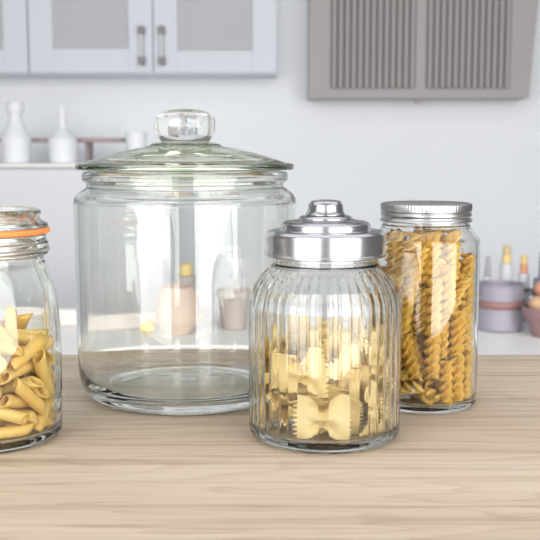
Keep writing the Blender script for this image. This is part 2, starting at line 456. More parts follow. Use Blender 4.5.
def oak(name):
    m, nt, N, L, b = nodes(name)
    tc = N.new('ShaderNodeTexCoord')
    def mapped(scale, loc=(0, 0, 0)):
        mp = N.new('ShaderNodeMapping'); mp.inputs['Scale'].default_value = scale; mp.inputs['Location'].default_value = loc
        L.new(tc.outputs['Object'], mp.inputs[0]); return mp.outputs[0]
    def noise(vec, sc, det=4, rough=.55, dist=0):
        n = N.new('ShaderNodeTexNoise'); n.inputs['Scale'].default_value = sc; n.inputs['Detail'].default_value = det
        n.inputs['Roughness'].default_value = rough; n.inputs['Distortion'].default_value = dist
        L.new(vec, n.inputs['Vector']); return n.outputs['Fac']
    def ramp(fac, stops):
        r = N.new('ShaderNodeValToRGB'); e = r.color_ramp.elements
        e[0].position, e[0].color = stops[0][0], (*stops[0][1], 1)
        e[1].position, e[1].color = stops[-1][0], (*stops[-1][1], 1)
        for p, c in stops[1:-1]:
            q = e.new(p); q.color = (*c, 1)
        L.new(fac, r.inputs[0]); return r.outputs[0]
    def mix(f, a, c, mode='MIX'):
        x = N.new('ShaderNodeMix'); x.data_type = 'RGBA'; x.blend_type = mode
        if isinstance(f, float): x.inputs[0].default_value = f
        else: L.new(f, x.inputs[0])
        L.new(a, x.inputs[6]); L.new(c, x.inputs[7]); return x.outputs[2]
    # growth-ring field: a slow noise stretched along the board, folded into rings
    slow = noise(mapped((.9, 6.5, 1), (3.1, .7, 0)), 1.6, 3, .5, .25)
    rg = N.new('ShaderNodeMath'); rg.operation = 'MULTIPLY'; rg.inputs[1].default_value = 15; L.new(slow, rg.inputs[0])
    fr = N.new('ShaderNodeMath'); fr.operation = 'FRACT'; L.new(rg.outputs[0], fr.inputs[0])
    rings = ramp(fr.outputs[0], [(0, (1, 1, 1)), (.70, (.93, .92, .91)), (.93, (.76, .71, .67)), (1.0, (1, 1, 1))])
    broad = noise(mapped((.7, 9, 1)), 2.0, 3)
    base = ramp(broad, [(.25, WOOD[0]), (.5, WOOD[1]), (.75, WOOD[2])])
    fine = noise(mapped((4, 150, 1)), 1.0, 5, .62)
    finec = ramp(fine, [(.33, (.72, .68, .64)), (.5, (.97, .97, .96)), (.72, (1.05, 1.05, 1.05))])
    pore = noise(mapped((14, 700, 1), (1, 2, 0)), 1.0, 2, .5)
    porec = ramp(pore, [(.28, (.80, .76, .72)), (.42, (1, 1, 1))])
    col = mix(.5, base, rings, 'MULTIPLY')
    col = mix(.9, col, finec, 'MULTIPLY')
    col = mix(.7, col, porec, 'MULTIPLY')
    L.new(col, b.inputs['Base Color'])
    b.inputs['Roughness'].default_value = .55
    b.inputs['Specular IOR Level'].default_value = .2
    bp = N.new('ShaderNodeBump'); bp.inputs['Strength'].default_value = .12; bp.inputs['Distance'].default_value = .0006
    L.new(fine, bp.inputs['Height']); L.new(bp.outputs['Normal'], b.inputs['Normal'])
    return m

WOOD = ((.43, .345, .26), (.515, .42, .327), (.575, .483, .387))
M = {}
M['oak'] = oak('light oak')
M['glass_green'] = glass('pale green glass', (.980, .985, .976), 1.5, 0, .10, 22)
M['glass_lid'] = glass('olive tinted lid glass', (.93, .95, .90), 1.5, 0, .05, 40)
M['glass_clear'] = glass('clear glass', (.975, .98, .975), 1.5, 0, .05, 40)
M['glass_clip'] = glass('clip jar glass', (.97, .98, .97), 1.5, 0, .12, 45)
M['steel'] = pbr('brushed steel lid', (.50, .50, .515), .25, 1.0, .04, 40)
M['tin'] = pbr('tin screw lid', (.44, .44, .45), .33, 1.0, .05, 60)
M['wire'] = pbr('steel wire', (.62, .60, .56), .3, 1.0)
M['rubber'] = pbr('orange rubber', (.80, .235, .05), .5, 0, .05)
M['fusilli'] = pasta('fusilli dough', (.95, .60, .09), (.98, .74, .19), .40, .30)
M['farfalle'] = pasta('farfalle dough', (.93, .72, .30), (.95, .81, .45), .5, .3)
M['penne'] = pasta('penne dough', (.98, .63, .14), (.98, .75, .27), .42, .25)
M['wall'] = pbr('painted wall', (.90, .925, .965), .7, 0, .015, 1.5)
M['floor'] = pbr('grey floor', (.42, .40, .39), .6, 0, .05, 3)
M['cab_low'] = pbr('white base lacquer', (.74, .755, .79), .45, 0, .01, 2)
M['cab'] = pbr('white cabinet lacquer', (.68, .71, .77), .45, 0, .01, 2)
M['pane'] = glass('frosted pane', (.92, .92, .93), 1.1, .35)
_m = M['pane'].node_tree; _d = _m.nodes.new('ShaderNodeBsdfDiffuse'); _d.inputs[0].default_value = (.80, .81, .85, 1)
_x = _m.nodes.new('ShaderNodeMixShader'); _x.inputs[0].default_value = .55
_g = [q for q in _m.nodes if q.type == 'BSDF_GLASS'][0]
_m.links.new(_g.outputs[0], _x.inputs[1]); _m.links.new(_d.outputs[0], _x.inputs[2]); _m.links.new(_x.outputs[0], _m.nodes['Material Output'].inputs['Surface'])
M['inner'] = pbr('cabinet interior', (.75, .73, .73), .7, 0, .03, 3)
M['handle'] = pbr('satin handle bar', (.50, .50, .52), .5, .6)
M['post'] = pbr('dark handle post', (.22, .22, .24), .5, .3)
M['hood'] = pbr('taupe hood metal', (.37, .345, .345), .5, .1, .03, 4)
M['slat'] = pbr('taupe grille slats', (.36, .335, .335), .5, .1, .04, 8)
M['dark'] = pbr('dark grille back', (.20, .18, .18), .7, 0, .05)
M['ceramic'] = pbr('white ceramic', (.90, .92, .96), .45, 0, .02)
M['brown'] = pbr('brown wood', (.40, .31, .30), .6, 0, .12, 12)
M['worktop'] = pbr('white worktop', (.94, .935, .925), .4, 0, .015, 3)
M['clay'] = pbr('tan clay', (.72, .56, .47), .7, 0, .08, 12)
M['taupe'] = pbr('taupe clay', (.50, .44, .43), .7, 0, .08, 12)
M['board'] = pbr('pale wood', (.76, .71, .67), .6, 0, .08, 10)
M['potgrey'] = pbr('grey enamel', (.36, .34, .40), .4, .2, .06, 10)
M['potdark'] = pbr('dark rim enamel', (.20, .18, .21), .4, .2, .06, 10)
M['copper'] = pbr('red brown enamel', (.32, .17, .16), .5, .1, .06, 10)
M['yellow'] = pbr('yellow', (.74, .58, .25), .5, 0, .05)
M['ochre'] = pbr('ochre label', (.58, .48, .28), .6, 0, .06)
M['orange'] = pbr('orange red', (.70, .32, .20), .5, 0, .06)
M['red'] = pbr('tomato red', (.50, .13, .10), .4, 0, .1)
M['bluegrey'] = pbr('blue grey', (.22, .24, .30), .4, 0, .06)
M['bowlbrown'] = pbr('red brown glaze', (.28, .17, .18), .5, 0, .08, 12)
M['milk'] = pbr('pale grey glass bottle', (.60, .615, .65), .4, 0, .02)
M['lemon'] = pbr('lemon peel', (.86, .68, .20), .5, 0, .06, 30)
M['crust'] = pbr('bread crust', (.60, .40, .24), .7, 0, .15, 25)

# ------------------------------------------------------------------ setting
bm = bmesh.new(); box(bm, -3.4, 3.4, 4.6, 4.75, 0, 2.7); struct(mesh_obj('wall_back', bm, M['wall'], smooth=False))
bm = bmesh.new(); box(bm, -3.4, 3.4, -1.6, 4.75, -.05, 0); struct(mesh_obj('floor', bm, M['floor'], smooth=False))

# ------------------------------------------------------------------ table
TY0, TY1 = 0.47, 1.0655
t = empty('dining_table', (0, .76775, 0), 'light oak dining table carrying the four glass pasta jars', 'table')
bm = bmesh.new(); box(bm, -1.1, 1.1, TY0-.76775, TY1-.76775, TABLE-.035, TABLE, .0015)
mesh_obj('tabletop', bm, M['oak'], t, smooth=False)
for sx in (-1, 1):
    for sy in (-1, 1):
        bm = bmesh.new(); box(bm, sx*1.02-.03, sx*1.02+.03, sy*.26-.03, sy*.26+.03, 0, TABLE-.0351, .003)
        mesh_obj('leg', bm, M['oak'], t, smooth=False)

EPS = .0003
# ------------------------------------------------------------------ big jar
t = empty('cookie_jar', (-.0747, .888, TABLE+EPS), 'large empty clear glass jar with domed glass lid and round knob', 'jar')
outer = fillet([(0, .0075), (.045, .0065), (.064, .0030, .004), (.0715, .0006, .002), (.0735, 0)]) \
    + spline([(.0755, 0), (.0835, .0014), (.0907, .0060), (.0955, .0135), (.0979, .0240), (.0986, .0380), (.0992, .0600)], 5) \
    + fillet([(.0993, .090), (.0995, .120), (.0994, .1805, .011), (.0885, .1870, .003), (.0880, .1910, .002),
              (.0918, .1935, .002), (.0920, .1985, .002), (.0900, .2012, .002),
              (.0865, .2005, .002), (.0848, .1930, .004), (.0848, .1870, .004), (.0967, .1775, .010), (.0969, .120), (.0966, .065)]) \
    + spline([(.0966, .0600), (.0961, .0400), (.0948, .0260), (.0915, .0185), (.0855, .0140), (.0760, .0122), (.0500, .0128), (0, .0150)], 5)
outer = [(q*.985, z) for q, z in outer]
mesh_obj('jar_body', lathe(outer, 128), M['glass_green'], t)
lid = spline([(.0262, .2262), (.0305, .2250), (.0335, .2232), (.045, .2210), (.060, .2178), (.077, .2130), (.089, .2092), (.0955, .2078), (.0975, .2062)], 5) \
    + fillet([(.0975, .2060), (.0972, .2028, .0015), (.0900, .2022, .001), (.0818, .2018, .001), (.0808, .1955, .0012), (.0775, .1955, .0012), (.0755, .2045, .003)]) \
    + spline([(.074, .2060), (.060, .2115), (.045, .2150), (.030, .2180), (.012, .2205), (0, .2210)], 4)
lid = fillet([(0, .2266), (.024, .2266, .001), (.0262, .2262)])[:-1] + lid
lid = [(q*.985, z) for q, z in lid]
lo = mesh_obj('lid', lathe(lid, 128), M['glass_lid'], t)
kn = fillet([(0, .2269), (.0215, .2269, .0012), (.0225, .2290)]) + spline([(.0232, .2305), (.0255, .2350), (.0266, .2400), (.0262, .2455), (.0230, .2512), (.0150, .2545), (.006, .2553), (0, .2554)], 6)
mesh_obj('knob', lathe(kn, 96), M['glass_green'], lo)

# ------------------------------------------------------------------ ribbed jar
t = empty('ribbed_jar', (.0422, .7580, TABLE+EPS), 'ribbed glass jar half filled with farfalle under a stepped steel lid', 'jar')
out_ = fillet([(0, .0045), (.040, .0030), (.046, .0002, .002), (.0525, 0, .004), (.0582, .004, .009), (.0584, .020), (.0586, .060), (.0586, .100)])
out_ += spline([(.0586, .1010), (.0578, .1085), (.0553, .1160), (.0508, .1235), (.0456, .1290), (.0415, .1325), (.0400, .1350)], 5)
n_out = len(out_)
inn = fillet([(.0396, .1380), (.0396, .1500, .001), (.0366, .1500, .001), (.0366, .1345, .002), (.0430, .1285, .004), (.0520, .1170, .006), (.0558, .1020, .01),
              (.0560, .060), (.0558, .0085, .006), (.030, .0080), (0, .0080)])
def ribs(i, r, z, a):
    if i >= n_out or z > .1345: return r
    w = min(1, max(0, (z - .004) / .012)) * min(1, max(0, (.1335 - z) / .012))
    t = (a * 24 / PI) % 1.0  # one flute per unit; a rounded groove between neighbours
    return r + (.00008 * math.sin(PI * t) - .00045 * math.exp(-(min(t, 1 - t) / .14) ** 2)) * w
mesh_obj('jar_body', lathe(out_ + inn, 768, ribs), M['glass_clear'], t)
lid = fillet([(.0442, .1400, .0005), (.0462, .1400, .0007), (.0463, .1418, .0007), (.0455, .1425, .0006), (.0455, .1570, .0028), (.0430, .1592, .0015),
              (.0345, .1595, .001), (.0338, .1645, .0022), (.0305, .1662, .0015), (.0210, .1664, .001), (.0203, .1690, .0018), (.0180, .1704, .001),
              (0, .1706)])
lid += [(0, .1690)] + fillet([(0, .1690), (.0185, .1688), (.0295, .1648, .001), (.0325, .1580, .001), (.0435, .1575, .001), (.0442, .1400)])[1:]
lo = mesh_obj('lid', lathe(lid, 96, closed=True), M['steel'], t)
kn = fillet([(0, .1708), (.0155, .1708, .0005), (.0146, .1722, .001), (.0136, .1742, .003), (.0130, .1785, .002), (.0112, .1816, .0034), (.005, .1824), (0, .1825)])
mesh_obj('knob', lathe(kn, 64), M['steel'], lo)

# ------------------------------------------------------------------ tall jar
t = empty('storage_jar', (.1340, .8585, TABLE+EPS), 'tall plain glass jar packed with fusilli under a silver screw lid', 'jar')
body = fillet([(0, .0035), (.030, .0025), (.036, .0002, .001), (.0425, 0, .002), (.0460, .003, .006), (.0462, .030), (.0463, .080), (.0462, .1450, .012), (.0378, .1545, .003),
               (.0378, .1562, .0008), (.0368, .1570, .0008), (.0368, .1715, .001), (.0345, .1715, .001), (.0345, .1535, .003), (.0433, .1430, .010),
               (.0436, .080), (.0434, .0062, .006), (.02, .0062), (0, .0062)])
mesh_obj('jar_body', lathe(body, 96), M['glass_clear'], t)
lid = fillet([(.0372, .1592), (.0394, .1592, .0006), (.0394, .1605, .0006), (.0380, .1622, .001), (.0380, .1632, .0005), (.0388, .1645, .0006), (.0388, .1662, .0006),
              (.0378, .1672, .0004), (.0388, .1682, .0006), (.0388, .1740, .0014), (.0370, .1750, .001), (.0350, .1742, .0006), (0, .1742)])
nl = len(lid)
lid += fillet([(0, .1728), (.0372, .1728, .0005), (.0372, .1592)])
def knurl(i, r, z, a):
    return r + (.00022 * math.cos(a * 90) if (i < nl and .1700 < z < .1748 and r > .036) else 0)
mesh_obj('lid', lathe(lid, 360, knurl, closed=True), M['tin'], t)

# ------------------------------------------------------------------ clip jar
t = empty('clip_jar', (-.2170, .7520, TABLE+EPS), 'glass preserving jar of penne with an orange rubber seal', 'jar')
body = fillet([(0, .0055), (.034, .0040), (.042, .0003, .003), (.0500, 0, .004), (.0556, .004, .010), (.0562, .030)]) \
    + spline([(.0563, .040), (.0563, .075), (.0556, .0900), (.0538, .1080), (.0510, .1200), (.0475, .1310), (.0452, .1370), (.0450, .1400)], 5) \
    + fillet([(.0452, .1408), (.0482, .1416, .001), (.0484, .1432, .001), (.0468, .1440, .0006), (.0468, .1464, .0006), (.0486, .1470, .0013), (.0488, .1506, .0013), (.0470, .1518, .001), (.0468, .1570, .0012),
              (.0410, .1570, .0012), (.0408, .1380, .006)]) \
    + spline([(.0425, .1320), (.0470, .1195), (.0500, .1070), (.0515, .0900), (.0522, .070), (.0522, .030)], 5) \
    + fillet([(.0522, .020), (.0520, .0075, .010), (.02, .0072), (0, .0072)])
mesh_obj('jar_body', lathe(body, 128), M['glass_clip'], t)
gk = fillet([(.0400, .1573), (.0470, .1573), (.0499, .1577, .0010), (.0503, .1609, .0013), (.0480, .1618), (.0400, .1618)])
mesh_obj('rubber_seal', lathe(gk, 96, closed=True), M['rubber'], t)
lid = fillet([(0, .1700), (.0340, .1700, .001), (.0375, .1742, .0012), (.0400, .1758, .0012), (.0432, .1752, .0018), (.0440, .1722, .0018), (.0428, .1700, .0012), (.0430, .1678, .0010), (.0452, .1664, .0015),
              (.0488, .1645, .0012), (.0488, .1620, .0006), (.0400, .1620, .0008), (.0385, .1650, .001), (0, .1652)])
mesh_obj('lid', lathe(lid, 96), M['glass_clip'], t)
bm = bmesh.new()
n = 72
pts = [(.0484*math.cos(2*PI*k/n), .0484*math.sin(2*PI*k/n), .1452) for k in range(n + 1)]
tube(bm, pts, .0014, 10)
mesh_obj('wire_collar', bm, M['wire'], t)

# ------------------------------------------------------------------ pasta
def fusillo_mesh():
    bm = bmesh.new()
    ro, th, n, Lg, turns = .0069, .0015, 44, .042, 1.75
    sec = []
    for k in range(3):
        a = 2*PI*k/3
        d = Vector((math.cos(a), math.sin(a))); p = Vector((-d.y, d.x))
        for rad, off in ((.0016, th*.8), (.0036, th*.75), (.0050, th*1.0), (.0059, th*.85), (.0064, th*.45), (ro, 0), (.0064, -th*.45), (.0059, -th*.85), (.0050, -th*1.0), (.0036, -th*.75), (.0016, -th*.8)):
            sec.append(d*rad + p*(off + (rad/ro)**2*.0011))
    rings = []
    for i in range(n + 1):
        u = i/n; ang = turns*2*PI*u
        sc = 1 + .05*math.sin(u*9)
        c, s = math.cos(ang), math.sin(ang)
        rings.append([bm.verts.new(((q.x*c-q.y*s)*sc, (q.x*s+q.y*c)*sc, (u-.5)*Lg)) for q in sec])
    m = len(sec)
    for A, B in zip(rings[:-1], rings[1:]):
        for k in range(m):
            bm.faces.new((A[k], A[(k+1) % m], B[(k+1) % m], B[k]))
    bm.faces.new(rings[0]); bm.faces.new(rings[-1])
    return bm

def farfalla_mesh(curl=0.0, twist=0.0):
    bm = bmesh.new()
    nu, nv = 36, 40
    Lh, Wh, th = .0205, .0172, .00055
    def tri(x): return 2*abs(x - math.floor(x + .5))
    def P(iu, iv):
        u = -1 + 2*iu/nu; v = -1 + 2*iv/nv
        a = min(1, abs(u)/.62)
        w = .33 + .67*(a*a*(3 - 2*a))**.75
        y = v*Wh*w*(1 + .06*math.sin(3*u + curl*4))
        g = math.exp(-(u/.34)**2)
        z = .0042*g*math.cos(v*PI*1.7) + twist*u*v*.5 + curl*(u*u - .3) + .0011*math.sin(v*3.3 + u*4)*min(1, abs(u)*1.4)
        x = u*Lh*(1 - .06*v*v)
        if abs(u) > .84:
            x += (1 if u > 0 else -1)*.0026*(tri(v*5) - .5)*(abs(u) - .84)/.16
        return Vector((x, y, z))
    top = [[bm.verts.new(P(i, j) + Vector((0, 0, th))) for j in range(nv+1)] for i in range(nu+1)]
    bot = [[bm.verts.new(P(i, j) - Vector((0, 0, th))) for j in range(nv+1)] for i in range(nu+1)]
    for i in range(nu):
        for j in range(nv):
            bm.faces.new((top[i][j], top[i+1][j], top[i+1][j+1], top[i][j+1]))
            bm.faces.new((bot[i][j], bot[i][j+1], bot[i+1][j+1], bot[i+1][j]))
    for i in range(nu):
        bm.faces.new((top[i][0], bot[i][0], bot[i+1][0], top[i+1][0]))
        bm.faces.new((top[i][nv], top[i+1][nv], bot[i+1][nv], bot[i][nv]))
    for j in range(nv):
        bm.faces.new((top[0][j], top[0][j+1], bot[0][j+1], bot[0][j]))
        bm.faces.new((top[nu][j], bot[nu][j], bot[nu][j+1], top[nu][j+1]))
    return bm

def penna_mesh():
    bm = bmesh.new()
    ro, ri, Lh, sg, n = .0050, .0037, .0195, 28, 8
    def ring(r, z):
        return [bm.verts.new((r*math.cos(2*PI*k/sg), r*math.sin(2*PI*k/sg), z + r*math.cos(2*PI*k/sg)*.85)) for k in range(sg)]
    rings = [ring(ro, -Lh + 2*Lh*i/n) for i in range(n+1)] + [ring(ri, Lh - 2*Lh*i/n) for i in range(n+1)]
    rings.append(rings[0])
    for A, B in zip(rings[:-1], rings[1:]):
        for k in range(sg):
            bm.faces.new((A[k], A[(k+1) % sg], B[(k+1) % sg], B[k]))
    return bm

def pour(name, bms, mat, base, data, label, cat, group):
    protos = []
    for i, (x, y, z, a, b, c, s) in enumerate(data):
        if i < len(bms):
            o = mesh_obj(name, bms[i], mat); protos.append(o)
        else:
            o = protos[i % len(bms)].copy(); C.objects.link(o)
        o.location = (base[0]+x, base[1]+y, TABLE+EPS+z)
        o.rotation_euler = (a, b, c); o.scale = (s, s, s)
        tag(o, label, cat, group)

pour('fusilli_pasta', [fusillo_mesh()], M['fusilli'], (.1340, .8585), FUSILLI,
     'golden corkscrew fusilli packed inside the tall silver-lidded jar', 'pasta', 'fusilli in the tall jar')
pour('farfalle_pasta', [farfalla_mesh(.002, .006), farfalla_mesh(-.002, .002), farfalla_mesh(.0005, -.006), farfalla_mesh(-.001, -.003)], M['farfalle'], (.0422, .7580), FARFALLE,
     'pale yellow zigzag-edged bow tie pasta inside the ribbed jar', 'pasta', 'farfalle in the ribbed jar')
pour('penne_pasta', [penna_mesh()], M['penne'], (-.2170, .7520), PENNE,
     'yellow penne tube with slanted ends inside the orange-sealed jar', 'pasta', 'penne in the clip jar')

# ------------------------------------------------------------------ kitchen behind: wall cabinets
CD = 4.35
cz = at(0, 74, CD).z
px = mpp(CD)
def cabinet(x0, x1, doors, label, panes):
    t = empty('wall_cabinet', ((x0+x1)/2, CD, cz), label, 'cabinet')
    w = (x1-x0)/2; H = .75
    bm = bmesh.new()
    box(bm, -w, w, .02, .245, 0, .018); box(bm, -w, w, .02, .245, H-.018, H)
    box(bm, -w, -w+.018, .02, .245, .018, H-.018); box(bm, w-.018, w, .02, .245, .018, H-.018)
    mesh_obj('body', bm, M['cab'], t, smooth=False)
    bm = bmesh.new(); box(bm, -w+.0182, w-.0182, .21, .244, .0182, H-.0182)
    mesh_obj('back_panel', bm, M['inner'], t, smooth=False)
    for (a, b, hx, sb) in doors:
        a -= (x0+x1)/2; b -= (x0+x1)/2
        bm = bmesh.new(); z0, z1 = .006, H-.004
        st = .105; rb = sb
        box(bm, a+.0018, a+st, 0, .0195, z0, z1, .002); box(bm, b-st, b-.0018, 0, .0195, z0, z1, .002)
        box(bm, a+st, b-st, 0, .0195, z0, z0+rb, .001); box(bm, a+st, b-st, 0, .0195, z1-.09, z1, .001)
        d = mesh_obj('door', bm, M['cab'], t, smooth=False)
        bm = bmesh.new(); box(bm, a+st, b-st, .012, .016, z0+rb, z1-.09)
        mesh_obj('pane', bm, M['pane'], d, smooth=False)
        if hx is not None:
            hx_ = hx - (x0+x1)/2
            zz0, zz1 = at(0, 66, CD).z - cz, at(0, 26, CD).z - cz
            bm = bmesh.new(); box(bm, hx_-.0055, hx_+.0055, -.034, -.024, zz0, zz1, .002)
            h = mesh_obj('handle', bm, M['handle'], d, smooth=False)
            for zc in (zz0+.02, zz1-.02):
                bm = bmesh.new(); box(bm, hx_-.013, hx_+.013, -.037, .0, zc-.016, zc+.016, .003)
                q = mesh_obj('post', bm, M['post'], h, smooth=False)
    return t
xa, xb, xc = at(28, 40, CD).x, at(153, 40, CD).x, at(277, 40, CD).x
cabinet(xa+.001, xc, [(xa+.001, xb, at(142, 40, CD).x, .10), (xb, xc, at(162, 40, CD).x, .092)],
        'white wall cabinet with two frosted glass doors and paired bar handles', None)
cabinet(xa-.53, xa-.001, [(xa-.53, xa-.001, None, .10)], 'white wall cabinet cut off at the upper left photo corner', None)

# range hood
HD = 4.4
p0, p1 = at(309, 98, HD), at(530, 98, HD)
q0, q1 = at(309, 0, HD), at(540, 0, HD)
t = empty('range_hood', (p0.x, HD, p0.z), 'taupe kitchen range hood with two slatted grille panels', 'hood')
h_ = q0.z - p0.z; W = p1.x - p0.x; sl = (q1.x - p1.x) / h_
Ht = 1.0
bm = bmesh.new()
def fr(x, z):  # hood's right side widens upward
    return x
vs = []
for y in (.02, .1995):
    vs.append([bm.verts.new((0, y, 0)), bm.verts.new((W, y, 0)), bm.verts.new((W + sl*Ht, y, Ht)), bm.verts.new((0, y, Ht))])
bm.faces.new(vs[0]); bm.faces.new(vs[1][::-1])
for k in range(4):
    bm.faces.new((vs[0][k], vs[0][(k+1) % 4], vs[1][(k+1) % 4], vs[1][k]))
body = mesh_obj('body', bm, M['hood'], t, smooth=False)
gz = at(0, 88, HD).z - p0.z
for a, b in ((331, 416), (427, 511)):
    ga, gb = at(a, 60, HD).x - p0.x, at(b, 60, HD).x - p0.x
    bm = bmesh.new(); box(bm, ga, gb, .012, .0198, gz, Ht-.06)
    g = mesh_obj('grille', bm, M['dark'], t, smooth=False)
    bm = bmesh.new()
    n = 13
    for k in range(n):
        x = ga + (gb-ga)*(k+.5)/n
        box(bm, x-.0082, x+.0082, 0, .0118, gz, Ht-.06, .003)
    mesh_obj('slats', bm, M['slat'], g, smooth=False)
bm = bmesh.new(); xk = at(419, 100, HD).x - p0.x; box(bm, xk-.012, xk+.012, .03, .06, -.02, -.0003, .004)
mesh_obj('lamp_knob', bm, M['slat'], t, smooth=False)

# counter on the left with its base unit
KD = 4.0
cl = at(0, 163.5, KD); x1 = at(165, 163, KD).x
t = empty('base_cabinet', ((x1-2.2)/2, KD, 0), 'white base cabinet run below the upper left wall units', 'cabinet')
x0 = -2.2; mx_ = (x0+x1)/2
bm = bmesh.new(); box(bm, x0-mx_, x1-mx_-.02, .02, .595, .0, cl.z-.0145, .002); mesh_obj('body', bm, M['cab_low'], t, smooth=False)
for da, db in ((x0, -1.35), (-1.35, x1-.02)):
    bm = bmesh.new(); box(bm, da-mx_+.002, db-mx_-.002, 0, .0195, .10, cl.z-.024, .002)
    mesh_obj('door', bm, M['cab_low'], t, smooth=False)
bm = bmesh.new(); box(bm, x0, x1, KD-.02, KD+.598, cl.z-.014, cl.z, .002)
tag(mesh_obj('worktop', bm, M['worktop'], smooth=False), 'white worktop on the base cabinet below the wall units', 'worktop')
CT = cl.z + .0005

# riser shelf
SD = 4.25
sz = at(0, 140, SD).z
xs1 = at(126, 140, SD).x
t = empty('riser_shelf', (xs1-.6, SD, CT), 'brown wooden riser shelf standing on the back worktop', 'shelf')
bm = bmesh.new(); box(bm, -.62, .6, -.09, .09, sz-CT-.010, sz-CT+.008, .002); mesh_obj('board', bm, M['brown'], t, smooth=False)
for xl in (at(89.5, 150, SD).x-(xs1-.6), -.5):
    bm = bmesh.new(); box(bm, xl-.008, xl+.008, -.05, .05, 0, sz-CT-.0105, .001)
    mesh_obj('leg', bm, M['brown'], t, smooth=False)
# white bottle-shaped vases
def bottle(name, x, y, z, prof, mat, label, cat, grp=None):
    o = mesh_obj(name, lathe(prof, 40), mat)
    o.location = (x, y, z); return tag(o, label, cat, grp)
VD = 4.09
p = at(15, 102, VD)
hh = p.z - CT
bottle('vase', p.x, VD, CT, fillet([(0, 0), (.055, 0, .01), (.062, .10, .03), (.035, hh*.62, .03), (.024, hh*.75, .02), (.036, hh*.88, .02), (.032, hh, .006), (.020, hh, .004), (.018, hh*.8), (0, hh*.78)]), M['ceramic'],
       'white round-topped vase at the left end of the back worktop', 'vase')
p = at(62, 106, VD); hh = p.z - CT
bottle('vase', p.x, VD, CT, fillet([(0, 0), (.055, 0, .01), (.060, hh*.42, .03), (.018, hh*.62, .03), (.012, hh*.95, .01), (.014, hh, .003), (.008, hh), (.007, hh*.8), (0, hh*.79)]), M['ceramic'],
       'white thin-necked bottle vase in front of the brown riser shelf', 'vase')
p = at(136, 132, VD); hh = p.z - CT
bottle('cup', p.x, VD, CT, fillet([(0, 0), (.03, 0, .008), (.042, hh*.5, .02), (.045, hh, .002), (.041, hh, .002), (.036, hh*.4, .02), (0, .012)]), M['ceramic'],
       'small white cup past the right end of the riser shelf', 'cup')

# ------------------------------------------------------------------ low white sideboard in the middle distance
SZ = .478
t = empty('sideboard', (.1, 2.6, 0), 'low white sideboard behind the oak table', 'sideboard')
bm = bmesh.new(); box(bm, -1.45, 1.45, -.33, .35, .0, SZ-.0305, .003); mesh_obj('body', bm, M['cab_low'], t, smooth=False)
bm = bmesh.new(); box(bm, -1.47, 1.47, -.36, .37, SZ-.03, SZ, .004); mesh_obj('top', bm, M['worktop'], t, smooth=False)
S0 = SZ + .0005
def spot(pxx, D): return at(pxx, 300, D).x
def hgt(py, D): return at(0, py, D).z - S0

# grey pot and what is around it, on the right
D = 2.72; u = mpp(D)
xc_ = spot(500, D); r = 24*u; h = hgt(283, D)
t = empty('stock_pot', (xc_, D, S0), 'grey two-handled cooking pot on the sideboard beside the tall jar', 'pot')
mesh_obj('body', lathe(fillet([(0, 0), (r*.95, 0, .012), (r, h*.96, .002), (r*1.03, h*.98, .002), (r*1.03, h, .002), (r*.95, h, .002), (r*.93, .01, .01), (0, .008)]), 48), M['potgrey'], t)
mesh_obj('band', lathe([(r*.99, h*.50), (r*1.025, h*.50), (r*1.03, h*.66), (r*.995, h*.66)], 48, closed=True), M['copper'], t)
for s in (-1, 1):
    bm = bmesh.new()
    tube(bm, [(s*r*1.0, -.03, h*.80), (s*(r+.022), -.027, h*.82), (s*(r+.032), 0, h*.83), (s*(r+.022), .027, h*.82), (s*r*1.0, .03, h*.80)], .006, 8)
    mesh_obj('handle', bm, M['potdark'], t)
D = 2.86
def sauce(pxx, ptop, rows, label, D=2.86):
    """bottle given as a stack of coloured bands (photo rows)"""
    t = empty('bottle', (spot(pxx, D), D, S0), label, 'bottle')
    u = mpp(D)
    for k, (nm, y1, y0, w0, w1, mt) in enumerate(rows):
        z0 = max(0, hgt(y0, D)); z1 = hgt(y1, D) - .0004
        r0, r1 = w0*u/2, w1*u/2
        mesh_obj(nm, lathe(fillet([(0, z0), (r0, z0, .002), (r1, z1, .002), (0, z1)]), 32), M[mt], t)
    return t
sauce(505.5, 245, [('body', 263, 330, 16, 13, 'milk'), ('label_band', 254, 263, 10, 9, 'yellow'), ('cap', 245, 254, 8.5, 8, 'ochre')],
      'bottle with tall ochre cap rising behind the grey pot')
sauce(523, 255, [('body', 273, 330, 14, 11, 'milk'), ('label_band', 264, 273, 8, 7.5, 'orange'), ('cap', 255, 264, 7, 6.5, 'yellow')],
      'bottle with yellow and orange neck right of the ochre-capped bottle')
sauce(487, 256, [('body', 276, 330, 12, 9, 'milk'), ('cap', 256, 276, 6, 4, 'potgrey')],
      'white bottle with slim grey top just right of the tall jar')
D = 2.80
sauce(542, 252, [('body', 278, 330, 21, 18, 'bluegrey'), ('cap', 252, 278, 9, 7, 'bluegrey')],
      'dark blue grey bottle cut off by the right photo edge', D)
